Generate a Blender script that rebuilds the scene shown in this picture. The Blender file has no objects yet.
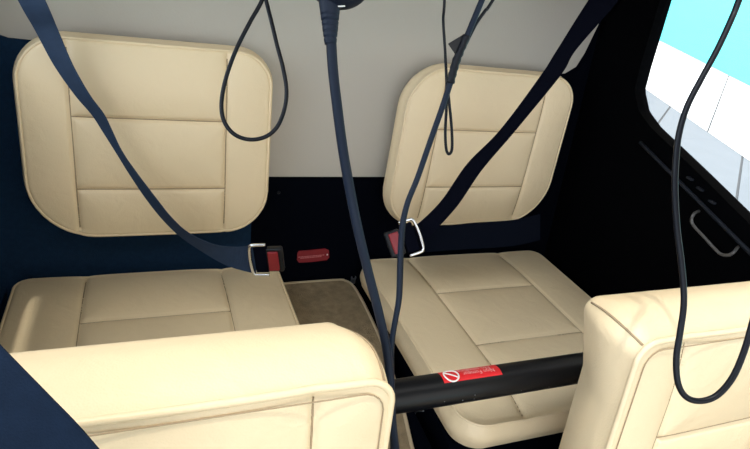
import bpy, bmesh, math, random
from mathutils import Vector, Matrix

random.seed(7)
sc = bpy.context.scene
COL = sc.collection
R = math.radians

# ------------------------------------------------------------------ camera
cam_data = bpy.data.cameras.new('camera')
cam_data.sensor_width = 36.0
cam_data.lens = 27.3712
cam_data.clip_start = 0.02
cam = bpy.data.objects.new('camera', cam_data)
COL.objects.link(cam)
cam.matrix_world = Matrix((((0.928493, 0.029894, -0.370146, -0.381093), (-0.329574, 0.525651, -0.784266, -1.112424), (0.171122, 0.850175, 0.497915, 1.224400), (0, 0, 0, 1))))
sc.camera = cam

# ------------------------------------------------------------------ world, sun, exposure
sc.view_settings.view_transform = 'Standard'
sc.view_settings.look = 'None'
sc.view_settings.gamma = 1.0
sc.view_settings.use_curve_mapping = False
sc.view_settings.exposure = 1.58
world = bpy.data.worlds.new('sky')
sc.world = world
world.use_nodes = True
wn = world.node_tree.nodes
wl = world.node_tree.links
w_tc = wn.new('ShaderNodeTexCoord'); w_sep = wn.new('ShaderNodeSeparateXYZ')
w_map = wn.new('ShaderNodeMapRange'); w_mix = wn.new('ShaderNodeMix'); w_mix.data_type = 'RGBA'
wl.new(w_tc.outputs['Generated'], w_sep.inputs[0]); wl.new(w_sep.outputs['X'], w_map.inputs['Value'])
w_map.inputs['From Min'].default_value = -0.9; w_map.inputs['From Max'].default_value = 0.6
w_mix.inputs[6].default_value = (1.35, 1.50, 1.70, 1)     # brighter, bluer sky on the sun's side
w_mix.inputs[7].default_value = (0.58, 0.54, 0.47, 1)     # hazier away from it
wl.new(w_map.outputs[0], w_mix.inputs[0]); wl.new(w_mix.outputs[2], wn['Background'].inputs[0])
wn['Background'].inputs[1].default_value = 1.0
sun_data = bpy.data.lights.new('sun', 'SUN')
sun_data.energy = 0.7
sun_data.angle = R(1.5)
sun_data.color = (1.0, 0.95, 0.86)
sun = bpy.data.objects.new('sun', sun_data)
COL.objects.link(sun)
sun.location = (-3, -2, 5)
sun.rotation_euler = Vector((0.16, -0.03, -0.95)).to_track_quat('-Z', 'Y').to_euler()

# ------------------------------------------------------------------ materials
def mat(name, col, rough=0.6, metal=0.0, spec=0.5, bump=None, vary=None, coat=0.0, bump_kind='noise'):
    m = bpy.data.materials.new(name); m.use_nodes = True
    nt = m.node_tree; b = nt.nodes['Principled BSDF']
    b.inputs['Base Color'].default_value = (*col, 1)
    b.inputs['Roughness'].default_value = rough
    b.inputs['Metallic'].default_value = metal
    b.inputs['Specular IOR Level'].default_value = spec
    b.inputs['Coat Weight'].default_value = coat
    tc = nt.nodes.new('ShaderNodeTexCoord')
    if vary:
        scale, amt = vary
        n = nt.nodes.new('ShaderNodeTexNoise'); n.inputs['Scale'].default_value = scale
        n.inputs['Detail'].default_value = 5
        nt.links.new(tc.outputs['Object'], n.inputs['Vector'])
        mx = nt.nodes.new('ShaderNodeMix'); mx.data_type = 'RGBA'
        mx.inputs[6].default_value = (*[max(0, c * (1 - amt)) for c in col], 1)
        mx.inputs[7].default_value = (*[min(1, c * (1 + amt)) for c in col], 1)
        nt.links.new(n.outputs['Fac'], mx.inputs[0])
        nt.links.new(mx.outputs[2], b.inputs['Base Color'])
    if bump:
        scale, strength, dist = bump
        if bump_kind == 'voronoi':
            n = nt.nodes.new('ShaderNodeTexVoronoi'); out = 'Distance'
        else:
            n = nt.nodes.new('ShaderNodeTexNoise'); out = 'Fac'; n.inputs['Detail'].default_value = 4
        n.inputs['Scale'].default_value = scale
        nt.links.new(tc.outputs['Object'], n.inputs['Vector'])
        bp = nt.nodes.new('ShaderNodeBump'); bp.inputs['Strength'].default_value = strength
        bp.inputs['Distance'].default_value = dist
        nt.links.new(n.outputs[out], bp.inputs['Height'])
        nt.links.new(bp.outputs['Normal'], b.inputs['Normal'])
    return m

def add_wrinkles(m, amount=0.004):
    """a second, larger and softer bump so that stretched leather looks slightly creased"""
    nt = m.node_tree; b = nt.nodes['Principled BSDF']
    old = b.inputs['Normal'].links[0].from_node
    tc = [n for n in nt.nodes if n.type == 'TEX_COORD'][0]
    n = nt.nodes.new('ShaderNodeTexNoise'); n.inputs['Scale'].default_value = 26
    n.inputs['Detail'].default_value = 3; n.inputs['Distortion'].default_value = 0.8
    nt.links.new(tc.outputs['Object'], n.inputs['Vector'])
    b2 = nt.nodes.new('ShaderNodeBump'); b2.inputs['Strength'].default_value = 0.35
    b2.inputs['Distance'].default_value = amount
    nt.links.new(n.outputs['Fac'], b2.inputs['Height'])
    nt.links.new(b2.outputs['Normal'], old.inputs['Normal'])

M = {}
M['leather'] = mat('cream leather', (0.77, 0.615, 0.39), 0.45, bump=(420, 0.25, 0.0006), vary=(9, 0.04), bump_kind='voronoi')
add_wrinkles(M['leather'], 0.0045)
M['stitch'] = mat('tan stitching', (0.34, 0.25, 0.15), 0.8)
M['dark_stitch'] = mat('brown stitching', (0.16, 0.11, 0.06), 0.8)
M['lining'] = mat('greige bulkhead lining', (0.46, 0.425, 0.365), 0.85, bump=(260, 0.25, 0.001), vary=(3, 0.05))
M['navy'] = mat('navy carpet', (0.010, 0.030, 0.066), 0.95, spec=0.1, bump=(500, 0.6, 0.002), vary=(120, 0.25))
M['black_panel'] = mat('black trim panel', (0.001, 0.0017, 0.0042), 0.85, spec=0.03, bump=(300, 0.2, 0.001))
M['black_plastic'] = mat('black plastic', (0.005, 0.006, 0.008), 0.45, spec=0.3)
M['door_black'] = mat('black door lining', (0.0014, 0.0015, 0.002), 0.8, spec=0.015)
M['ledge'] = mat('worn black sill', (0.010, 0.012, 0.017), 0.5, spec=0.2)
M['webbing'] = mat('navy webbing', (0.018, 0.034, 0.066), 0.75, spec=0.25, bump=(700, 0.4, 0.0008), vary=(60, 0.2))
M['webbing_black'] = mat('black webbing', (0.002, 0.0025, 0.006), 0.85, spec=0.03, bump=(700, 0.4, 0.0008))
M['lap'] = mat('black-navy lap webbing', (0.0018, 0.003, 0.007), 0.9, spec=0.05, bump=(600, 0.4, 0.001))
M['strap'] = mat('dark navy strap', (0.006, 0.0135, 0.030), 0.9, spec=0.1, bump=(600, 0.5, 0.001), vary=(90, 0.25))
M['chrome'] = mat('polished steel', (0.78, 0.79, 0.80), 0.18, metal=1.0)
M['grey_metal'] = mat('grey steel', (0.30, 0.31, 0.33), 0.4, metal=0.9)
M['handle'] = mat('dark grey handle', (0.085, 0.08, 0.075), 0.45, spec=0.5)
M['red'] = mat('red release plastic', (0.22, 0.008, 0.014), 0.4)
M['sticker'] = mat('red sticker', (0.72, 0.012, 0.018), 0.4)
M['tag_red'] = mat('dull red tag', (0.22, 0.004, 0.009), 0.5)
M['white'] = mat('white print', (0.85, 0.83, 0.78), 0.6)
M['pink'] = mat('pink print', (0.55, 0.16, 0.16), 0.6)
M['light_pink'] = mat('pale pink print', (0.85, 0.42, 0.40), 0.6)
M['bar'] = mat('black painted tube', (0.004, 0.0045, 0.006), 0.36, spec=0.25, bump=(160, 0.1, 0.0006))
M['rubber'] = mat('blue-black rubber', (0.005, 0.010, 0.022), 0.5, spec=0.18)
M['cable_black'] = mat('black cable', (0.002, 0.003, 0.006), 0.4, spec=0.2)
M['mat'] = mat('beige mat pile', (0.27, 0.205, 0.125), 1.0, spec=0.05, bump=(420, 0.9, 0.003), vary=(55, 0.45))
M['mat_edge'] = mat('beige mat binding', (0.46, 0.36, 0.23), 0.8, bump=(900, 0.3, 0.0006))
M['pave'] = mat('grey pavers', (0.20, 0.225, 0.25), 0.9, bump=(6, 0.4, 0.02), vary=(4, 0.06))
M['white_paint'] = mat('white painted concrete', (0.86, 0.88, 0.88), 0.8, vary=(3, 0.03))
M['joint'] = mat('dark joint', (0.12, 0.13, 0.14), 0.95)
M['turquoise'] = mat('turquoise painted ground', (0.07, 0.62, 0.66), 0.7, vary=(2.2, 0.15))
M['ceiling'] = mat('beige headliner', (0.50, 0.47, 0.41), 0.9, bump=(260, 0.2, 0.001))

def glass_mat():
    m = bpy.data.materials.new('clear acrylic'); m.use_nodes = True
    nt = m.node_tree; nt.nodes.clear()
    o = nt.nodes.new('ShaderNodeOutputMaterial'); mix = nt.nodes.new('ShaderNodeMixShader')
    t = nt.nodes.new('ShaderNodeBsdfTransparent'); t.inputs[0].default_value = (0.96, 0.98, 0.98, 1)
    g = nt.nodes.new('ShaderNodeBsdfGlossy'); g.inputs['Roughness'].default_value = 0.03
    fr = nt.nodes.new('ShaderNodeFresnel'); fr.inputs['IOR'].default_value = 1.35
    nt.links.new(fr.outputs[0], mix.inputs[0]); nt.links.new(t.outputs[0], mix.inputs[1])
    nt.links.new(g.outputs[0], mix.inputs[2]); nt.links.new(mix.outputs[0], o.inputs[0])
    return m
M['glass'] = glass_mat()

# ------------------------------------------------------------------ object helpers
def mesh_obj(name, verts, faces, material, parent=None, smooth=True):
    me = bpy.data.meshes.new(name)
    me.from_pydata([tuple(v) for v in verts], [], faces)
    bm = bmesh.new(); bm.from_mesh(me)
    bmesh.ops.recalc_face_normals(bm, faces=bm.faces)
    bm.to_mesh(me); bm.free()
    me.materials.append(material)
    for p in me.polygons: p.use_smooth = smooth
    o = bpy.data.objects.new(name, me); COL.objects.link(o)
    if parent is not None:
        o.parent = parent
        if parent.type == 'EMPTY': o.matrix_parent_inverse = Matrix.Translation(-parent.location)
    return o

def thing(name, loc, label, cat, group=None):
    o = bpy.data.objects.new(name, None); COL.objects.link(o)
    o.location = loc; o.empty_display_size = 0.05
    return tag(o, label, cat, group)

def tag(o, label, cat, group=None, kind=None):
    o['label'] = label; o['category'] = cat
    if group: o['group'] = group
    if kind: o['kind'] = kind
    return o

def structure(o):
    o['kind'] = 'structure'
    return o

def box_bm(bm, c, size, bevel=0.0, mtx=None):
    r = bmesh.ops.create_cube(bm, size=1.0)
    vs = r['verts']
    for v in vs: v.co = Vector((v.co.x * size[0], v.co.y * size[1], v.co.z * size[2]))
    if bevel:
        es = list({e for v in vs for e in v.link_edges})
        rb = bmesh.ops.bevel(bm, geom=es, offset=bevel, segments=3, affect='EDGES', profile=0.5)
        vs = list({v for f in rb['faces'] for v in f.verts} | {v for v in vs if v.is_valid})
    for v in vs:
        p = v.co.copy()
        if mtx is not None: p = mtx @ p
        v.co = p + Vector(c)

def bm_obj(name, bm, material, parent=None, smooth=False):
    me = bpy.data.meshes.new(name)
    bmesh.ops.recalc_face_normals(bm, faces=bm.faces)
    bm.to_mesh(me); bm.free()
    me.materials.append(material)
    for p in me.polygons: p.use_smooth = smooth
    o = bpy.data.objects.new(name, me); COL.objects.link(o)
    if parent is not None:
        o.parent = parent
        if parent.type == 'EMPTY': o.matrix_parent_inverse = Matrix.Translation(-parent.location)
    return o

def box(name, c, size, material, parent=None, bevel=0.003, mtx=None):
    bm = bmesh.new(); box_bm(bm, c, size, bevel, mtx)
    return bm_obj(name, bm, material, parent)

def spline(pts, n=12, closed=False):
    pts = [Vector(p) for p in pts]; out = []
    N = len(pts)
    for i in range(N if closed else N - 1):
        if closed: p0, p1, p2, p3 = pts[i - 1], pts[i], pts[(i + 1) % N], pts[(i + 2) % N]
        else:
            p1, p2 = pts[i], pts[i + 1]
            p0 = pts[i - 1] if i > 0 else p1 * 2 - p2
            p3 = pts[i + 2] if i + 2 < N else p2 * 2 - p1
        for k in range(n):
            t = k / n
            out.append(0.5 * ((2 * p1) + (p2 - p0) * t + (2 * p0 - 5 * p1 + 4 * p2 - p3) * t * t + (3 * p1 - p0 - 3 * p2 + p3) * t ** 3))
    if not closed: out.append(pts[-1])
    return out

def tube_geo(path, rad, seg=10, closed=False, verts=None, faces=None):
    verts = [] if verts is None else verts; faces = [] if faces is None else faces
    base = len(verts); n = len(path)
    rads = rad if isinstance(rad, (list, tuple)) else [rad] * n
    up = None
    for i in range(n):
        a = path[(i - 1) % n] if (closed or i > 0) else path[0]
        b = path[(i + 1) % n] if (closed or i < n - 1) else path[-1]
        t = (b - a)
        t = t.normalized() if t.length > 1e-9 else Vector((0, 0, 1))
        if up is None:
            up = t.cross(Vector((0.3, 0.9, 0.2))).normalized()
        up = (up - t * up.dot(t)).normalized()
        s = t.cross(up)
        for k in range(seg):
            an = 2 * math.pi * k / seg
            verts.append(path[i] + (up * math.cos(an) + s * math.sin(an)) * rads[i])
    for i in range(n if closed else n - 1):
        j = (i + 1) % n
        for k in range(seg):
            l = (k + 1) % seg
            faces.append((base + i * seg + k, base + i * seg + l, base + j * seg + l, base + j * seg + k))
    if not closed:
        faces.append(tuple(base + k for k in range(seg))[::-1])
        faces.append(tuple(base + (n - 1) * seg + k for k in range(seg)))
    return verts, faces

def tube(name, pts, rad, material, parent=None, smooth_n=10, seg=10, closed=False):
    path = spline(pts, smooth_n, closed) if smooth_n else [Vector(p) for p in pts]
    v, f = tube_geo(path, rad, seg, closed)
    return mesh_obj(name, v, f, material, parent)

def prism(name, outline, extrude, material, parent=None, smooth=False):
    """closed 3-D outline pushed along a vector"""
    n = len(outline); e = Vector(extrude)
    v = [Vector(p) for p in outline] + [Vector(p) + e for p in outline]
    f = [tuple(range(n))[::-1], tuple(range(n, 2 * n))] + [(i, (i + 1) % n, n + (i + 1) % n, n + i) for i in range(n)]
    return mesh_obj(name, v, f, material, parent, smooth)

def rounded(x0, x1, y0, y1, radii, n=10, bow=0.0, bow_y=None):
    """counter-clockwise rounded rectangle; radii for (x0,y0) (x1,y0) (x1,y1) (x0,y1)"""
    out = []
    cs = [(x0, y0, 1, 1, 180), (x1, y0, -1, 1, 270), (x1, y1, -1, -1, 0), (x0, y1, 1, -1, 90)]
    for (cx, cy, sx, sy, a0), r in zip(cs, radii):
        for k in range(n + 1):
            a = R(a0 + 90 * k / n)
            out.append(Vector((cx + sx * r + r * math.cos(a), cy + sy * r + r * math.sin(a))))
    if bow:
        cx, cy, hx, hy = (x0 + x1) / 2, (y0 + y1) / 2, (x1 - x0) / 2, (y1 - y0) / 2
        for p in out:
            u, w = (p.x - cx) / hx, (p.y - cy) / hy
            p.x += bow * u * (1 - w * w); p.y += (bow if bow_y is None else bow_y) * w * (1 - u * u)
    return out

def resample(loop, n):
    L = [0]
    for i in range(len(loop)): L.append(L[-1] + (loop[(i + 1) % len(loop)] - loop[i]).length)
    out = []; j = 0
    for k in range(n):
        s = L[-1] * k / n
        while L[j + 1] < s: j += 1
        d = L[j + 1] - L[j]
        t = (s - L[j]) / d if d > 1e-12 else 0
        out.append(loop[j].lerp(loop[(j + 1) % len(loop)], t))
    return out

def seg_dist(p, a, b):
    d = b - a; t = max(0, min(1, (p - a).dot(d) / d.length_squared))
    return (p - (a + d * t)).length

def cushion(name, outline, seams, frame, thick, rho, material, parent, puff=0.010, panel=0.007,
            N=420, rings=62, lam=0.026, side_bulge=0.006, groove=0.0045, back_rho=0.012, hfun=None, piping=0.0028, stitch='stitch'):
    """upholstered slab: outline in the (x, u) face plane, seams as grooves, face towards frame(…, +h)"""
    out = resample(outline, N)
    nrm = []
    for i in range(N):
        t = out[(i + 1) % N] - out[i - 1]; nrm.append(Vector((t.y, -t.x)).normalized())
    nrm = [((nrm[i - 2] + nrm[i - 1] + nrm[i] + nrm[(i + 1) % N] + nrm[(i + 2) % N])).normalized() for i in range(N)]
    cx = sum(p.x for p in out) / N; cy = sum(p.y for p in out) / N; c = Vector((cx, cy))
    inner = [out[i] - nrm[i] * rho for i in range(N)]
    def height(p, r):
        h = puff * (1 - r ** 4)
        dmin = 9
        for a, b in seams: dmin = min(dmin, seg_dist(p, a, b))
        h += panel * (1 - math.exp(-dmin / lam)) - panel
        h -= groove * math.exp(-(dmin / 0.0032) ** 2)
        if hfun: h += hfun(p)
        return h
    verts = [frame(c.x, c.y, height(c, 0))]; faces = []
    for k in range(1, rings + 1):
        r = k / rings
        for i in range(N):
            p = c + (inner[i] - c) * r
            verts.append(frame(p.x, p.y, height(p, r)))
    for i in range(N): faces.append((0, 1 + i, 1 + (i + 1) % N))
    def ring(k): return 1 + (k - 1) * N
    for k in range(1, rings):
        a, b = ring(k), ring(k + 1)
        for i in range(N):
            j = (i + 1) % N
            faces.append((a + i, b + i, b + j, a + j))
    edge_h = [height(inner[i], 1) for i in range(N)]
    prof = []
    for s in range(1, 7):
        an = math.pi / 2 * s / 6
        prof.append((rho * (1 - math.sin(an)), -rho * (1 - math.cos(an)), 1 - s / 6))
    side = thick - rho - back_rho
    for s in range(1, 9):
        t = s / 8
        prof.append((-side_bulge * math.sin(math.pi * t), -rho - side * t, 0))
    for s in range(1, 5):
        an = math.pi / 2 * s / 4
        prof.append((back_rho * (1 - math.cos(an)), -thick + back_rho * (1 - math.sin(an)), 0))
    last = ring(rings); start = len(verts)
    for ins, h, w in prof:
        b = len(verts)
        for i in range(N):
            p = out[i] - nrm[i] * ins
            verts.append(frame(p.x, p.y, h + edge_h[i] * w))
        for i in range(N):
            j = (i + 1) % N
            faces.append((last + i, b + i, b + j, last + j))
        last = b
    cb = len(verts); verts.append(frame(c.x, c.y, -thick))
    for i in range(N): faces.append((last + i, cb, last + (i + 1) % N))
    o = mesh_obj(name, verts, faces, material, parent)
    if piping:
        an = R(52); loop = []
        for i in range(0, N, 2):
            p = out[i] - nrm[i] * (rho * (1 - math.sin(an)) - 0.0004)
            loop.append(Vector(frame(p.x, p.y, -rho * (1 - math.cos(an)) + edge_h[i] * (1 - 52 / 90) + 0.0004)))
        v, f = tube_geo(loop, piping, 8, True)
        mesh_obj('piping', v, f, material, o)
    if seams:
        v, f = [], []
        for a, b in seams:
            n = 60
            path = []
            for k in range(n + 1):
                p = a.lerp(b, k / n)
                if True:
                    # radial position of p for the crown height
                    best = 1.0
                    d = p - c
                    if d.length > 1e-6:
                        ang = math.atan2(d.y, d.x)
                        q = min(inner, key=lambda w: abs((math.atan2(w.y - cy, w.x - cx) - ang + math.pi) % (2 * math.pi) - math.pi))
                        best = d.length / (q - c).length
                    else: best = 0
                    if best > 1.0: continue
                    path.append(Vector(frame(p.x, p.y, height(p, best) + 0.0012)))
            if len(path) > 2: tube_geo(path, 0.0011, 6, False, v, f)
        mesh_obj('stitching', v, f, M[stitch], o)
    return o

def ribbon(name, left, right, thick, material, parent=None, n=10):
    """webbing through pairs of edge points"""
    L = spline(left, n); Rr = spline(right, n)
    m = len(L); v = []; f = []
    for i in range(m):
        a = L[max(0, i - 1)]; b = L[min(m - 1, i + 1)]
        t = (b - a); w = Rr[i] - L[i]
        nn = t.cross(w); nn = nn.normalized() if nn.length > 1e-9 else Vector((0, -1, 0))
        for p in (L[i] + nn * thick / 2, Rr[i] + nn * thick / 2, Rr[i] - nn * thick / 2, L[i] - nn * thick / 2): v.append(p)
    for i in range(m - 1):
        for k in range(4):
            l = (k + 1) % 4
            f.append((4 * i + k, 4 * i + l, 4 * i + 4 + l, 4 * i + 4 + k))
    f += [(3, 2, 1, 0), tuple(4 * (m - 1) + k for k in range(4))]
    o = mesh_obj(name, v, f, material, parent, False)
    return o

# ------------------------------------------------------------------ frames of the cabin
RA = 0.1660      # lean of the rear backrests
RB = 0.0736      # tilt of the rear cushions
def back_frame(xc):
    def fr(x, u, h):
        h += 0.011
        if xc > 0: x += 0.055 * (u + 0.22) - 0.003    # the right backrest leans slightly outboard
        return Vector((xc + x, u * math.sin(RA) - h * math.cos(RA), 0.95 + u * math.cos(RA) + h * math.sin(RA)))
    return fr
def cush_frame(xc):
    def fr(x, v, h):   # v runs from the backrest to the front edge
        h += 0.009
        return Vector((xc + x, -0.0500 - v * math.cos(RB) + h * math.sin(RB), 0.4382 + v * math.sin(RB) + h * math.cos(RB)))
    return fr
FA = R(10)
def front_frame(xc):
    def fr(x, z, h):   # front face of a front seat's backrest; it narrows a little to the rear
        x *= 1 - (0.075 + max(0.0, min(0.17, (0.80 - z) * 1.6))) * max(0, -h) / 0.128
        return Vector((xc + x, -0.757 + (z - 0.8) * math.tan(FA) - h * math.cos(FA), z + h * math.sin(FA)))
    return fr
def bulk(x, z, off=0.0):   # the sloping rear bulkhead
    u = (z - 0.95) / math.cos(RA)
    return Vector((x, u * math.sin(RA) + 0.085 - off, z))

# ------------------------------------------------------------------ the setting: cabin shell
fl = structure(box('floor', (0, -0.85, -0.02), (1.5, 2.0, 0.04), M['black_panel'], bevel=0.0))
# rear bulkhead: lower dark part, and the pale lining with its tongue between the seats
v = [bulk(-0.70, 0.0), bulk(0.74, 0.0), bulk(0.74, 1.45), bulk(-0.70, 1.45)]
structure(prism('wall_back', v, (0, 0.03, 0), M['black_panel']))
navy_cover = [bulk(-0.70, 0.3, 0.004), bulk(-0.16, 0.3, 0.004), bulk(-0.16, 1.0, 0.004), bulk(-0.70, 1.0, 0.004)]
structure(prism('trim_1', navy_cover, (0, 0.004, 0), M['navy']))
lin = [(-0.70, 1.43), (-0.70, 0.97)]
lin += [(-0.668, 0.93), (-0.64, 0.905), (-0.60, 0.893), (-0.40, 0.888), (-0.28, 0.86), (-0.235, 0.80), (-0.225, 0.70), (-0.215, 0.655), (-0.19, 0.646), (-0.15, 0.640), (0.0, 0.640), (0.16, 0.640), (0.22, 0.646), (0.25, 0.66),
        (0.255, 0.75), (0.27, 0.84), (0.31, 0.885), (0.40, 0.90), (0.56, 0.905), (0.615, 0.912), (0.645, 0.93), (0.662, 0.965), (0.685, 1.04), (0.715, 1.15), (0.735, 1.43)]
lining = structure(prism('trim_2', [bulk(x, z, 0.0115) for x, z in lin], (0, 0.0065, 0), M['lining']))
# left side: navy carpeted wall with a window opening above it
def wall_with_hole(name, xw, outer, inner, th, material):
    n = len(inner)
    o2 = resample(outer, 4 * n); i2 = resample(inner, 4 * n)
    # line the loops up by angle round the hole's centre
    c = sum(i2, Vector((0, 0))) / len(i2)
    def by_angle(loop): return sorted(loop, key=lambda p: math.atan2(p.y - c.y, p.x - c.x))
    o2, i2 = by_angle(o2), by_angle(i2); m = len(i2)
    # project the outer loop from the same centre so both loops share angles
    v = []
    for side in (0, th):
        for p in o2: v.append((xw + side, p.x, p.y))
        for p in i2: v.append((xw + side, p.x, p.y))
    f = []
    for i in range(m):
        j = (i + 1) % m
        f.append((i, j, m + j, m + i))
        f.append((2 * m + i, 2 * m + j, 3 * m + j, 3 * m + i))
        f.append((m + i, m + j, 3 * m + j, 3 * m + i))
        f.append((i, j, 2 * m + j, 2 * m + i))
    return mesh_obj(name, v, f, material, None, False)
outer_l = [Vector(p) for p in ((-1.05, 0.0), (0.12, 0.0), (0.12, 1.45), (-1.05, 1.45))]
inner_l = rounded(-0.85, -0.10, 0.90, 1.36, (0.07, 0.07, 0.05, 0.05))
structure(wall_with_hole('wall_left', -0.70, outer_l, inner_l, 0.03, M['navy']))
structure(mesh_obj('window_2', [(-0.685, p.x, p.y) for p in rounded(-0.86, -0.09, 0.89, 1.37, (0.07, 0.07, 0.05, 0.05))], [tuple(range(44))], M['glass'], None, False))
structure(box('trim_3', (-0.662, -0.30, 0.20), (0.014, 0.72, 0.40), M['navy'], bevel=0.003))
# ceiling above the rear bench
structure(box('ceiling', (0, -0.25, 1.36), (1.46, 0.74, 0.03), M['ceiling'], bevel=0.004))
structure(box('roof_shade', (0, -1.22, 1.36), (1.46, 0.64, 0.03), M['ceiling'], bevel=0.004))   # unseen roof panel, added to keep high sky light off the front seat faces

# right-hand door with its window, sill and pull handle
XD = 0.70
outer_d = [Vector(p) for p in ((-1.30, 0.0), (0.14, 0.0), (0.14, 1.46), (-1.30, 1.46))]
inner_d = [(-0.5090, 0.7951), (-0.4539, 0.8073), (-0.3432, 0.8332), (-0.2217, 0.8598), (-0.1754, 0.8695), (-0.1400, 0.8799), (-0.1093, 0.8980), (-0.0870, 0.9247), (-0.0789, 0.9563), (-0.0556, 1.1289), (-0.0297, 1.2981), (-0.0319, 1.3636), (-0.0687, 1.4001)]
inner_d = [Vector(p) for p in inner_d]
inner_d = [Vector((-1.15, 0.82)), Vector((-1.10, 0.69)), Vector((-1.05, 0.665))] + inner_d + [Vector((-0.95, inner_d[-1].y)), Vector((-1.10, 1.36)), Vector((-1.15, 1.25))]
inner_ds = [p for p in resample(inner_d, 60)]
door = structure(wall_with_hole('door_1', XD, outer_d, inner_ds, 0.035, M['door_black']))
win = structure(mesh_obj('window_1', [(XD + 0.02, p.x, p.y) for p in [q + (q - Vector((-0.6, 1.1))).normalized() * 0.008 for q in inner_ds]], [tuple(range(len(inner_ds)))], M['glass'], None, False))
v = []
sill = tube('door_sill', [(XD - 0.006, -0.17, 0.830), (XD - 0.006, -0.35, 0.791), (XD - 0.006, -0.60, 0.738), (XD - 0.006, -1.0, 0.655)], 0.0045, M['ledge'], door, 6, 8)
h = tube('door_handle', [(0.7000, -0.3791, 0.7665), (0.6720, -0.3912, 0.7671), (0.6680, -0.3953, 0.7551), (0.6680, -0.4065, 0.7474), (0.6680, -0.4372, 0.7402), (0.6680, -0.4725, 0.7321), (0.6680, -0.4876, 0.7316), (0.6680, -0.5001, 0.7391), (0.6720, -0.5032, 0.7481), (0.7000, -0.4889, 0.7486)], 0.0032, M['handle'], door, 8, 8)
bm = bmesh.new()
for (px, pz) in ((-0.33, 0.818), (-0.362, 0.810), (-0.40, 0.800)):
    box_bm(bm, (XD - 0.006, px, pz), (0.008, 0.016, 0.005), 0.0015)
bm_obj('door_latch', bm, M['ledge'], door)

# ground outside, below the cabin floor: grey pavers, a white band, a turquoise painted area
G = -0.55
def flat(name, pts, z, material):
    return mesh_obj(name, [(x, y, z) for x, y in pts], [tuple(range(len(pts)))], material, None, False)
du = Vector((0.30, 0.954))     # along the bands
a1 = Vector((6.02, 4.0)); a2 = Vector((9.88, 7.3))
def along(p, s): return p + du * s
structure(flat('ground_base', [(-30, -30), (40, -30), (40, 40), (-30, 40)], G - 0.012, M['joint']))
jd = Vector((0.79, 0.61)).normalized()
pv, pf = [], []
def slabs(p, width, step, gap, phase, rng):
    for k in range(*rng):
        q0 = along(p, phase + k * step + gap / 2); q1 = along(p, phase + (k + 1) * step - gap / 2)
        b = len(pv)
        for q in (q0, q1): pv.append((q.x, q.y, G)); pv.append((q.x - jd.x * width, q.y - jd.y * width, G))
        pf.append((b, b + 1, b + 3, b + 2))
step = 1.633
for row in range(6):
    w = 2.3
    slabs(a1 - jd * (row * (w + 0.05)), w, step, 0.04, 0.40 + row * 0.4, (-14, 14))
structure(mesh_obj('paving', pv, pf, M['pave'], None, False))
pv, pf = [], []
wid = abs((a2 - a1).cross(du)) / abs(jd.cross(du))
slabs(a1 + jd * wid, wid - 0.02, 2.9, 0.035, -0.52, (-12, 12))
structure(mesh_obj('painted_band', pv, pf, M['white_paint'], None, False))
p0 = along(a2, -30); p1 = along(a2, 40)
structure(flat('turquoise_ground', [p0, p1, p1 + Vector((40, 0)), p0 + Vector((40, 0))], G + 0.004, M['turquoise']))

# centre shelf between the seats and the black panel behind it
structure(box('trim_6', (0, -0.33, 0.18), (0.200, 0.62, 0.36), M['black_panel'], bevel=0.004))
bm = bmesh.new()
box_bm(bm, (0, 0.033, 0.60), (0.40, 0.004, 0.012), 0.001)
for sx in (-0.10, 0.165):
    r = bmesh.ops.create_uvsphere(bm, u_segments=12, v_segments=8, radius=0.004)
    bmesh.ops.translate(bm, verts=r['verts'], vec=bulk(sx, 0.598, 0.002))
bm_obj('trim_7', bm, M['ledge'])['kind'] = 'structure'

# ------------------------------------------------------------------ rear seats
V2 = lambda x, y: Vector((x, y))
def rear_seat(xc, label):
    t = thing('rear_seat', (xc, -0.30, 0.0), label, 'seat', 'rear passenger seats')
    ol = rounded(-0.213 if xc < 0 else -0.217, 0.219, -0.396, -0.031, (0.105, 0.08, 0.06, 0.075) if xc < 0 else (0.08, 0.105, 0.062, 0.085), bow=0.006)
    s = 0.135
    seams = [(V2(-s, -0.40), V2(-s, -0.02)), (V2(s, -0.40), V2(s, -0.02)), (V2(-s, -0.164), V2(s, -0.164)), (V2(-s, -0.301), V2(s, -0.301))]
    cushion('backrest', ol, seams, back_frame(xc), 0.058, 0.013, M['leather'], t)
    ol = rounded(-0.262, 0.262, -0.006, 0.545, (0.03, 0.03, 0.05, 0.05), bow=0.004)
    seams = [(V2(-s, 0.0), V2(-s, 0.53)), (V2(s, 0.0), V2(s, 0.53)), (V2(-s, 0.164), V2(s, 0.164)), (V2(-s, 0.351), V2(s, 0.351))]
    def roll(p): return -0.010 * max(0, (p.y - 0.42) / 0.12) ** 2
    cushion('seat_cushion', ol, seams, cush_frame(xc), 0.068, 0.014, M['leather'], t, hfun=roll)
    bm = bmesh.new()
    sgn = 1 if xc > 0 else -1
    box_bm(bm, (xc + sgn * 0.012, -0.320, 0.185), (0.50, 0.45, 0.37), 0.006)
    bm_obj('seat_base', bm, M['black_panel'], t)
    return t
XS = 0.3673
rear_seat(-XS, 'cream leather rear seat on the left, under the navy shoulder belt')
rear_seat(XS, 'cream leather rear seat on the right, beside the black door, under the black shoulder belt')

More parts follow.
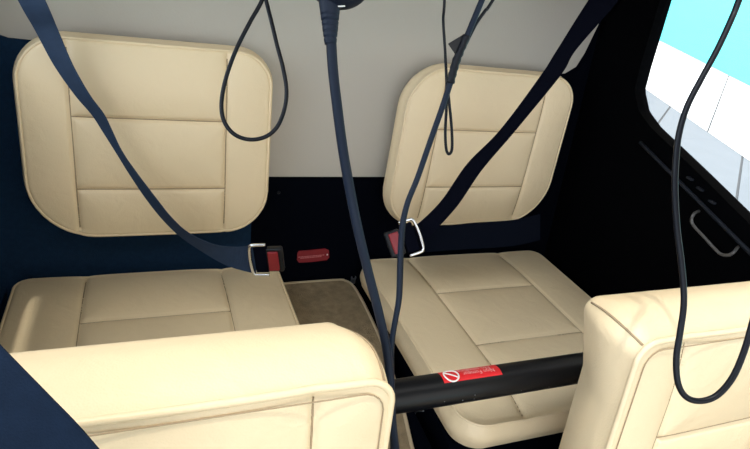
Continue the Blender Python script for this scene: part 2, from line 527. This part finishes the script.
# ------------------------------------------------------------------ front seats, seen over their backs
def front_seat(xc, label):
    t = thing('front_seat', (xc, -0.85, 0.0), label, 'seat', 'front seats')
    sg = 1 if xc > 0 else -1
    ol = rounded(-0.192, 0.192, 0.36, 0.812, (0.05, 0.05, 0.024, 0.024), bow=0.012, bow_y=0.005)
    s = 0.112
    seams = [(V2(-s, 0.38), V2(-s, 0.80)), (V2(s, 0.38), V2(s, 0.80)), (V2(-s, 0.655), V2(s, 0.655))]
    fr = front_frame(xc)
    b = cushion('backrest', ol, seams, fr, 0.128, 0.008, M['leather'], t, side_bulge=0.013, back_rho=0.014, piping=0.0042, puff=0.010)
    # inner row of stitches along the front edge, and the corner seams of the boxed top
    v, f = [], []
    loop = resample(rounded(-0.181, 0.181, 0.37, 0.801, (0.045, 0.045, 0.020, 0.020), bow=0.012, bow_y=0.005), 200)
    tube_geo([fr(p.x, p.y, 0.0016) for p in loop], 0.0008, 6, True, v, f)
    for sx in (-1, 1):
        tube_geo([fr(sx * (0.1855 + 0.0096 * math.sin(math.pi * k / 12)), 0.8056 + 0.0096 * math.sin(math.pi * k / 12), -0.008 - 0.106 * k / 12) for k in range(13)], 0.0016, 6, False, v, f)
    mesh_obj('edge_stitching', v, f, M['stitch'], b)
    ol = rounded(-0.215, 0.215, 0.0, 0.46, (0.05, 0.05, 0.06, 0.06))
    def cf(x, v_, h): return Vector((xc + x, -0.86 - v_, 0.40 + h + v_ * 0.05))
    cushion('seat_cushion', ol, [], cf, 0.08, 0.016, M['leather'], t, N=160, rings=16)
    bm = bmesh.new(); box_bm(bm, (xc, -1.06, 0.16), (0.40, 0.46, 0.32), 0.006)
    box_bm(bm, (xc, -0.80, 0.22), (0.36, 0.05, 0.44), 0.004)
    bm_obj('seat_base', bm, M['black_panel'], t)
    return t
front_seat(-0.349, 'cream leather front seat at lower left, seen over the top of its backrest')
front_seat(0.366, 'cream leather front seat at lower right, with a looped cable hanging over it')

# ------------------------------------------------------------------ cross bar behind the front seats
BY, BZ, BR = -0.605, 0.606, 0.0245
bar = thing('cross_bar', (0.13, BY, BZ), 'thick black metal tube running crosswise behind the front seats', 'bar')
tv, tf = tube_geo([Vector((x, BY, BZ)) for x in (-0.62, -0.3, 0.0, 0.3, 0.62)], BR, 40)
mesh_obj('tube', tv, tf, M['bar'], bar)
for sx in (-1, 1):
    box('end_bracket', (sx * 0.635, BY, BZ), (0.035, 0.085, 0.085), M['black_panel'], bar, 0.006)
rr = random.Random(3)
for k in range(6):
    x = rr.uniform(0.01, 0.24); a = R(rr.uniform(-30, 12))
    bm = bmesh.new()
    r = bmesh.ops.create_icosphere(bm, subdivisions=1, radius=rr.uniform(0.0006, 0.0011))
    bmesh.ops.translate(bm, verts=r['verts'], vec=(x, BY - BR * math.cos(a), BZ + BR * math.sin(a)))
    bm_obj('paint_chip', bm, M['grey_metal'], bar)
def on_bar(x, a, lift): return Vector((x, BY - (BR + lift) * math.cos(a), BZ + (BR + lift) * math.sin(a)))
SX0, SX1, SA0, SA1 = 0.0150, 0.1155, 1.20, 2.25
n, m = 24, 14
v = [on_bar(SX0 + (SX1 - SX0) * i / n, SA0 + (SA1 - SA0) * j / m, l) for l in (0.0004, 0.0) for i in range(n + 1) for j in range(m + 1)]
f = [(i * (m + 1) + j, (i + 1) * (m + 1) + j, (i + 1) * (m + 1) + j + 1, i * (m + 1) + j + 1) for i in range(n) for j in range(m)]
st = mesh_obj('warning_sticker', v, f, M['sticker'], bar)
# prohibition sign: ring and slash, bent round the tube
acx, aca = SX0 + 0.0165, SA0 + (SA1 - SA0) * 0.47
rad = 0.0115
loop = [on_bar(acx + rad * math.cos(t), aca + rad * math.sin(t) / BR, 0.0008) for t in [2 * math.pi * k / 48 for k in range(48)]]
v, f = tube_geo(loop, 0.0013, 6, True)
tube_geo([on_bar(acx + rad * t * math.cos(R(35)), aca - rad * t * math.sin(R(35)) / BR, 0.0008) for t in [-1 + 2 * k / 16 for k in range(17)]], 0.0011, 6, False, v, f)
s_ = mesh_obj('prohibition_sign', v, f, M['white'], st); s_['label'] = 'white circle with a slash'
def text_mesh(body, size):
    c = bpy.data.curves.new('txt', 'FONT'); c.body = body; c.size = size; c.align_x = 'CENTER'; c.align_y = 'CENTER'
    o = bpy.data.objects.new('txt', c); COL.objects.link(o)
    dg = bpy.context.evaluated_depsgraph_get(); dg.update()
    me = bpy.data.meshes.new_from_object(o.evaluated_get(dg))
    bpy.data.objects.remove(o)
    bm = bmesh.new(); bm.from_mesh(me)
    bmesh.ops.subdivide_edges(bm, edges=[e for e in bm.edges if e.calc_length() > 0.003], cuts=2)
    vs = [w.co.copy() for w in bm.verts]; bm.verts.index_update()
    fs = [tuple(w.index for w in p.verts) for p in bm.faces]
    bm.free(); return vs, fs
v, f = [], []
for body, cx_, ca_, size in (('Non Fumeur', 0.635, 0.42, 0.0105), ('No smoking', 0.585, 0.72, 0.0115)):
    vs, fs = text_mesh(body, size); b = len(v)
    for p in vs:   # the printing is upside down, read from the rear seats
        v.append(on_bar(SX0 + (SX1 - SX0) * cx_ - p.x, SA0 + (SA1 - SA0) * ca_ - p.y / BR, 0.0007))
    f += [tuple(b + i for i in q) for q in fs]
l_ = mesh_obj('lettering', v, f, M['light_pink'], st, False)

# ------------------------------------------------------------------ carpet mat on the centre shelf
mz = 0.366
ml = [(-0.088, -0.035), (-0.080, -0.026), (-0.066, -0.022), (0.062, -0.022), (0.078, -0.027), (0.090, -0.040), (0.097, -0.075), (0.099, -0.16), (0.094, -0.28), (0.077, -0.42), (0.056, -0.53), (0.044, -0.60),
      (-0.044, -0.60), (-0.056, -0.53), (-0.077, -0.42), (-0.090, -0.28), (-0.093, -0.16)]
ml3 = spline([Vector((x, y, mz)) for x, y in ml], 6, True)
mt = thing('floor_mat', (0, -0.3, mz), 'beige carpet mat with bound edge between the two rear seats', 'mat')
nn = len(ml3)
cpt = Vector((0, -0.3, mz + 0.004))
v = [p + Vector((0, 0, 0.004)) for p in ml3] + [p - Vector((0, 0, 0.004)) for p in ml3] + [cpt]
f = [(i, (i + 1) % nn, 2 * nn) for i in range(nn)] + [(i, (i + 1) % nn, nn + (i + 1) % nn, nn + i) for i in range(nn)] + [tuple(range(nn, 2 * nn))]
mesh_obj('carpet', v, f, M['mat'], mt, False)
v, f = tube_geo([p + Vector((0, 0, 0.002)) for p in ml3], 0.0045, 8, True)
mesh_obj('edge_binding', v, f, M['mat_edge'], mt)

# small metal fittings
clip = thing('seat_clip', (0.1049, -0.0200, 0.3610), 'small grey metal clip at the back corner of the beige mat', 'clip')
cp = Vector((0.1049, -0.0200, 0.3610))
bm = bmesh.new()
box_bm(bm, cp, (0.012, 0.006, 0.016), 0.0015)
box_bm(bm, cp + Vector((-0.005, 0, 0.010)), (0.003, 0.006, 0.008), 0.0008)
box_bm(bm, cp + Vector((0.005, 0, 0.010)), (0.003, 0.006, 0.008), 0.0008)
bm_obj('bracket', bm, M['grey_metal'], clip)
hk = tube('metal_hook', [(0.1285, -0.4363, 0.3430), (0.1255, -0.4153, 0.3168), (0.1250, -0.4193, 0.3063), (0.1250, -0.4320, 0.3028), (0.1285, -0.4414, 0.2948)], 0.0016, M['grey_metal'], None, 6, 8)
tag(hk, 'thin grey wire hook below the black cross bar, above the dark gap', 'hook')

# ------------------------------------------------------------------ red tag on the black panel
tp = [(-0.0456, -0.0017, 0.4445), (-0.0422, -0.0009, 0.4491), (-0.0123, -0.0008, 0.4502), (0.0231, -0.0003, 0.4527), (0.0338, -0.0012, 0.4476), (0.0361, -0.0045, 0.4280), (0.0310, -0.0056, 0.4215), (-0.0073, -0.0061, 0.4184), (-0.0401, -0.0061, 0.4182), (-0.0456, -0.0048, 0.4260)]
tg = thing('red_tag', tp[0], 'small dull red tag with faded printing on the black panel between the rear seats', 'tag')
prism('plate', tp, (0, 0.0015, 0), M['tag_red'], tg)
ex = (Vector(tp[4]) - Vector(tp[0])); ex.normalize()
ez = Vector(tp[0]) - Vector(tp[9]); ez = (ez - ex * ez.dot(ex)).normalized()
bm = bmesh.new(); rr = random.Random(5)
org = Vector(tp[9])
L = (Vector(tp[5]) - org).length
mt3 = Matrix((ex, ex.cross(ez) * -1, ez)).transposed()
for row, (s0, s1, hh) in enumerate(((0.10, 0.74, 0.30), (0.03, 0.84, 0.62))):
    s = s0
    while s < s1:
        w = rr.uniform(0.02, 0.07)
        box_bm(bm, org + ex * (s + w / 2) * L + ez * (hh * 0.011 + 0.001) + Vector((0, -0.0009, 0)), (w * L, 0.0008, 0.0019), 0, mt3)
        s += w + 0.012
bm_obj('printing', bm, M['pink'], tg)
bm = bmesh.new()
r = bmesh.ops.create_uvsphere(bm, u_segments=12, v_segments=8, radius=0.0022)
bmesh.ops.translate(bm, verts=r['verts'], vec=org + ex * 0.93 * L + ez * 0.0075 + Vector((0, -0.0006, 0)))
bm_obj('rivet', bm, M['white'], tg, True)

# ------------------------------------------------------------------ rear shoulder belts with their buckles
bl = thing('seat_belt', (-0.1875, -0.2528, 0.6135), 'navy shoulder belt across the left rear seat, chrome latch in its red-button buckle', 'seat belt', 'rear shoulder belts')
left = [(-0.5893, -0.0769, 1.0939), (-0.5526, -0.0825, 0.9919), (-0.5370, -0.0684, 0.9454), (-0.5159, -0.0682, 0.8911), (-0.4882, -0.0785, 0.8453), (-0.4643, -0.0846, 0.8132), (-0.4486, -0.0908, 0.7850), (-0.4277, -0.1061, 0.7504), (-0.4078, -0.1215, 0.7168), (-0.3809, -0.1409, 0.6760), (-0.3531, -0.1621, 0.6434), (-0.3248, -0.1833, 0.6209), (-0.2880, -0.2112, 0.6043), (-0.2460, -0.2399, 0.5903), (-0.1986, -0.2646, 0.5866)]
right = [(-0.5529, -0.0898, 1.1007), (-0.5147, -0.0960, 0.9989), (-0.5033, -0.0803, 0.9516), (-0.4864, -0.0840, 0.8982), (-0.4643, -0.0921, 0.8516), (-0.4448, -0.0957, 0.8203), (-0.4337, -0.0993, 0.7928), (-0.4190, -0.1142, 0.7601), (-0.3959, -0.1334, 0.7269), (-0.3659, -0.1585, 0.6898), (-0.3401, -0.1822, 0.6615), (-0.3122, -0.2020, 0.6410), (-0.2726, -0.2267, 0.6315), (-0.2351, -0.2384, 0.6309), (-0.1979, -0.2407, 0.6348)]
ribbon('webbing', left, right, 0.0014, M['webbing'], bl)
def buckle(parent, face, dx, dz, gap=0.0):
    """chrome latch loop with webbing folded round it, then black buckle with red release button; face = centre of the loop"""
    c = Vector(face); X_ = Vector(dx).normalized(); Zv = Vector(dz); Z_ = (Zv - X_ * Zv.dot(X_)).normalized(); N_ = X_.cross(Z_)
    if N_.y > 0: N_ = -N_
    mtx = Matrix((X_, N_, Z_)).transposed()
    def P(a, b, n=0): return c + X_ * a + Z_ * b + N_ * n
    hw, hh = 0.014, 0.0325
    lp = thing_part_loop(parent, P, hw, hh)
    bm = bmesh.new(); box_bm(bm, P(0.003, 0, 0.001), (0.025, 0.007, 0.056), 0.003, mtx)
    bm_obj('webbing_fold', bm, M['webbing_black'], parent)
    bm = bmesh.new(); box_bm(bm, P(0.028 + gap, -0.001, -0.001), (0.030, 0.014, 0.050), 0.004, mtx)
    bk = bm_obj('buckle', bm, M['black_plastic'], parent)
    bm = bmesh.new(); box_bm(bm, P(0.0255 + gap, -0.001, 0.007), (0.019, 0.006, 0.040), 0.002, mtx)
    rb = bm_obj('release_button', bm, M['red'], bk); rb['label'] = 'red release button'
    return mtx
def thing_part_loop(parent, P, hw, hh):
    pts = [P(hw, hh, 0.004), P(-hw * 0.5, hh, 0.004), P(-hw * 0.95, hh * 0.92, 0.004), P(-hw * 1.12, hh * 0.6, 0.004), P(-hw * 1.2, 0, 0.004), P(-hw * 1.12, -hh * 0.6, 0.004), P(-hw * 0.95, -hh * 0.92, 0.004), P(-hw * 0.5, -hh, 0.004), P(hw, -hh, 0.004)]
    o = tube('latch_plate', pts, 0.0030, M['chrome'], parent, 6, 10); o['label'] = 'chrome latch plate'
    return o
buckle(bl, (-0.1937, -0.2648, 0.6201), Vector((-0.1599, -0.2763, 0.6271)) - Vector((-0.1937, -0.2648, 0.6201)), (0, 0, 1))

br = thing('seat_belt', (0.0916, -0.2869, 0.6668), 'black shoulder belt slanting down across the right rear seat to its chrome latch', 'seat belt', 'rear shoulder belts')
left = [(0.4526, -0.1871, 1.2531), (0.4070, -0.1752, 1.1174), (0.3621, -0.1885, 1.0230), (0.3385, -0.1954, 0.9744), (0.2670, -0.2174, 0.8665), (0.2048, -0.2311, 0.7987), (0.1571, -0.2521, 0.7302), (0.1112, -0.2682, 0.6908), (0.0868, -0.2749, 0.6822)]
right = [(0.5124, -0.2083, 1.2641), (0.4599, -0.1940, 1.1271), (0.3961, -0.2006, 1.0292), (0.3746, -0.2082, 0.9811), (0.2901, -0.2357, 0.8751), (0.2263, -0.2548, 0.7975), (0.1784, -0.2790, 0.7339), (0.1313, -0.2948, 0.6839), (0.0994, -0.3066, 0.6517)]
ribbon('webbing', left, right, 0.0014, M['webbing_black'], br)
c1 = Vector((0.0834, -0.2966, 0.6757))
buckle(br, c1, Vector((0.0423, -0.2902, 0.6552)) - c1, Vector((0.0719, -0.2772, 0.6976)) - c1, 0.005)

# lap webbing of the right rear seat lying along the bulkhead
lw = ribbon('lap_belt', [(0.1380, -0.2475, 0.6631), (0.2383, -0.2501, 0.6731), (0.3429, -0.2472, 0.6753), (0.4245, -0.2322, 0.6791)], [(0.1320, -0.2802, 0.6271), (0.2315, -0.2855, 0.6325), (0.3353, -0.2833, 0.6329), (0.4164, -0.2692, 0.6350)], 0.0016, M['lap'])
tag(lw, 'dark lap webbing lying below the right rear backrest', 'seat belt')
# navy strap close to the viewer at the lower left
sp = thing('shoulder_strap', (-0.4642, -0.8084, 0.8783), 'broad dark navy webbing strap crossing the lower left corner, in front of the front seat', 'strap')
inner = [(-0.655, -0.60, 1.03), (-0.5176, -0.7197, 0.9381), (-0.4761, -0.7705, 0.9191), (-0.4462, -0.8027, 0.9007), (-0.4300, -0.8184, 0.8880), (-0.4169, -0.8320, 0.8763), (-0.3913, -0.8593, 0.8523)]
outer_ = [(-0.655, -0.648, 1.0), (-0.5714, -0.7315, 0.8796), (-0.5234, -0.7802, 0.8687), (-0.4927, -0.8111, 0.8528), (-0.4779, -0.8275, 0.8380), (-0.4648, -0.8411, 0.8264), (-0.4411, -0.8684, 0.8009)]
ribbon('webbing', inner, outer_, 0.0016, M['strap'], sp)
tube('edge_selvage', inner, 0.0012, M['strap'], sp, 8, 6)

# ------------------------------------------------------------------ hanging headset cables
def cable(name, label, pts, rad, material, group='headset cables hanging from the roof', n=10):
    return tag(tube(name, pts, rad, material, None, n, 10), label, 'cable', group)
cable('headset_cable', 'thin black cable hanging in a teardrop loop over the left rear backrest',
      [(-0.2277, -0.3167, 1.3466), (-0.2268, -0.3556, 1.1857), (-0.2345, -0.3688, 1.1189), (-0.2425, -0.3729, 1.0864), (-0.2570, -0.3822, 1.0609), (-0.2740, -0.3946, 1.0288), (-0.2864, -0.4086, 0.9975), (-0.2925, -0.4229, 0.9704), (-0.2903, -0.4356, 0.9522), (-0.2794, -0.4480, 0.9407), (-0.2625, -0.4576, 0.9381), (-0.2442, -0.4625, 0.9441), (-0.2301, -0.4609, 0.9570), (-0.2209, -0.4523, 0.9774), (-0.2179, -0.4408, 0.9976), (-0.2211, -0.4252, 1.0199), (-0.2271, -0.4080, 1.0426), (-0.2330, -0.3894, 1.0674), (-0.2380, -0.3745, 1.0873), (-0.2458, -0.3648, 1.1168), (-0.2573, -0.3447, 1.1800), (-0.2660, -0.3019, 1.3414)], 0.0026, M['cable_black'])

hc = thing('headset_lead', (-0.2079, -0.5534, 1.1089), 'thick blue-black rubber lead with ribbed strain relief hanging down the middle', 'cable', 'headset cables hanging from the roof')
tube('cord', [(-0.2085, -0.5627, 1.0939), (-0.2060, -0.5751, 1.0661), (-0.2018, -0.5901, 1.0356), (-0.1944, -0.6070, 0.9945), (-0.1857, -0.6224, 0.9566), (-0.1758, -0.6390, 0.9177), (-0.1593, -0.6529, 0.8679), (-0.1421, -0.6675, 0.8175), (-0.1283, -0.6770, 0.7727), (-0.1203, -0.6869, 0.7328), (-0.1162, -0.6955, 0.7023), (-0.1090, -0.7033, 0.6652), (-0.0987, -0.7095, 0.6230), (-0.0902, -0.7298, 0.5571)], 0.0052, M['rubber'], hc, 10, 14)
path = [Vector((-0.2085, -0.5395, 1.1304)).lerp(Vector((-0.2091, -0.5657, 1.0888)), k / 60) for k in range(61)]
rads = []
for k in range(61):
    t = k / 60; r0 = 0.0118 - 0.0058 * t
    if t > 0.40: r0 *= 1 - 0.12 * (1 if (t * 9) % 1 > 0.78 else 0)
    rads.append(r0)
v, f = tube_geo(path, rads, 20)
mesh_obj('strain_relief', v, f, M['rubber'], hc)
ec = Vector((-0.2023, -0.5365, 1.1398)); dn = (Vector((-0.2031, -0.5499, 1.1181)) - ec).normalized()
sd = (Vector((-0.1750, -0.5462, 1.1449)) - ec).normalized(); nd = dn.cross(sd).normalized()
bm = bmesh.new()
r = bmesh.ops.create_uvsphere(bm, u_segments=32, v_segments=20, radius=1.0)
mx = Matrix((sd * 0.030, dn * 0.024, nd * 0.026)).transposed()
for w in r['verts']: w.co = mx @ w.co + ec + sd * 0.004
bm_obj('ear_cup', bm, M['rubber'], hc, True)
rim = [ec + sd * 0.004 + (sd * 0.0300 * math.cos(a) + dn * 0.0240 * math.sin(a)) + nd * (-0.004) for a in [R(75 + 45 * k / 12) for k in range(13)]]
sgn = 1 if (ec + nd - Vector(cam.matrix_world.translation)).length < (ec - nd - Vector(cam.matrix_world.translation)).length else -1
rim = [ec + sd * 0.004 + sd * 0.0297 * math.cos(a) + dn * 0.0238 * math.sin(a) + nd * sgn * 0.005 for a in [R(80 + 42 * k / 12) for k in range(13)]]
v, f = tube_geo(rim, 0.0008, 6)
mesh_obj('rim_trim', v, f, M['white'], hc)['label'] = 'pale rim line'
tube('hanger_cord', [ec - dn * 0.02, (-0.2079, -0.4921, 1.2256), (-0.1961, -0.4102, 1.3434)], 0.003, M['cable_black'], hc, 8, 8)

cc = thing('taped_cable', (-0.0543, -0.5434, 1.0783), 'grey-black double cable slanting from top right to the centre, bound with black tape', 'cable', 'headset cables hanging from the roof')
c_pts = [(0.0354, -0.4657, 1.3476), (-0.0084, -0.5179, 1.2329), (-0.0363, -0.5362, 1.1431), (-0.0473, -0.5424, 1.1052), (-0.0562, -0.5481, 1.0795), (-0.0606, -0.5544, 1.0562), (-0.0680, -0.5623, 1.0282), (-0.0795, -0.5739, 0.9914), (-0.0895, -0.5827, 0.9500), (-0.0990, -0.5902, 0.9211), (-0.1037, -0.5990, 0.8937), (-0.1050, -0.6149, 0.8576), (-0.1061, -0.6357, 0.8141), (-0.1113, -0.6502, 0.7772), (-0.1130, -0.6605, 0.7498), (-0.1096, -0.6735, 0.7117), (-0.1037, -0.6823, 0.6722), (-0.0962, -0.6964, 0.6153), (-0.0911, -0.7229, 0.5472)]
tube('cord', c_pts, 0.0034, M['rubber'], cc, 10, 12)
c2 = [Vector(p) + Vector((0.0042, 0.004, 0.001)) for p in c_pts[4:]]
c2 = [(0.0890, -0.4699, 1.3407), (0.0249, -0.5113, 1.2279), (-0.0166, -0.5263, 1.1433), (-0.0252, -0.5298, 1.1313), (-0.0322, -0.5296, 1.1164), (-0.0407, -0.5332, 1.0944)] + c2
tube('thin_cord', c2, 0.0019, M['cable_black'], cc, 10, 10)
path = [Vector((-0.0478, -0.5422, 1.1051)), Vector((-0.0528, -0.5459, 1.0914)), Vector((-0.0562, -0.5481, 1.0795)), Vector((-0.0593, -0.5520, 1.0670)), Vector((-0.0610, -0.5549, 1.0552))]
v, f = tube_geo(spline(path, 6), [0.0047 + 0.0004 * math.sin(k * 1.7) for k in range(25)], 12)
tp_ = mesh_obj('tape', v, f, M['cable_black'], cc)
prism('tape_flag', [(-0.0498, -0.5403, 1.1066), (-0.0695, -0.5446, 1.0951), (-0.0617, -0.5498, 1.0868), (-0.0550, -0.5470, 1.0882), (-0.0495, -0.5424, 1.0995)], (0.0004, 0.0012, 0), M['black_plastic'], tp_)

cable('headset_cable', 'thin black cord with a narrow hanging loop over the right rear backrest',
      [(-0.0682, -0.3951, 1.3819), (-0.0586, -0.4516, 1.2197), (-0.0543, -0.4847, 1.1305), (-0.0563, -0.4964, 1.1105), (-0.0555, -0.5141, 1.0833), (-0.0550, -0.5342, 1.0521), (-0.0558, -0.5488, 1.0285), (-0.0580, -0.5653, 1.0007), (-0.0576, -0.5761, 0.9842), (-0.0548, -0.5801, 0.9798), (-0.0514, -0.5779, 0.9858), (-0.0511, -0.5653, 1.0059), (-0.0527, -0.5499, 1.0291), (-0.0526, -0.5404, 1.0401)], 0.0017, M['cable_black'])

cable('headset_cable', 'glossy black cable hanging in a long loop past the window over the right front seat',
      [(0.165, -0.60, 1.35), (0.1524, -0.6768, 1.2629), (0.1354, -0.6986, 1.1958), (0.1280, -0.7059, 1.1787), (0.1151, -0.7163, 1.1528), (0.1002, -0.7259, 1.1265), (0.0876, -0.7349, 1.1030), (0.0799, -0.7457, 1.0804), (0.0766, -0.7575, 1.0593), (0.0749, -0.7718, 1.0355), (0.0756, -0.7910, 1.0058), (0.0782, -0.8078, 0.9811), (0.0796, -0.8218, 0.9602), (0.0790, -0.8321, 0.9436), (0.0753, -0.8432, 0.9233), (0.0714, -0.8543, 0.9029), (0.0720, -0.8665, 0.8842), (0.0783, -0.8759, 0.8740), (0.0902, -0.8824, 0.8726), (0.1046, -0.8850, 0.8792), (0.1180, -0.8818, 0.8943), (0.1281, -0.8739, 0.9142), (0.1367, -0.8625, 0.9385), (0.1504, -0.8385, 0.9866), (0.1535, -0.8092, 1.0551), (0.1774, -0.7247, 1.2059), (0.195, -0.60, 1.35)], 0.0029, M['cable_black'])
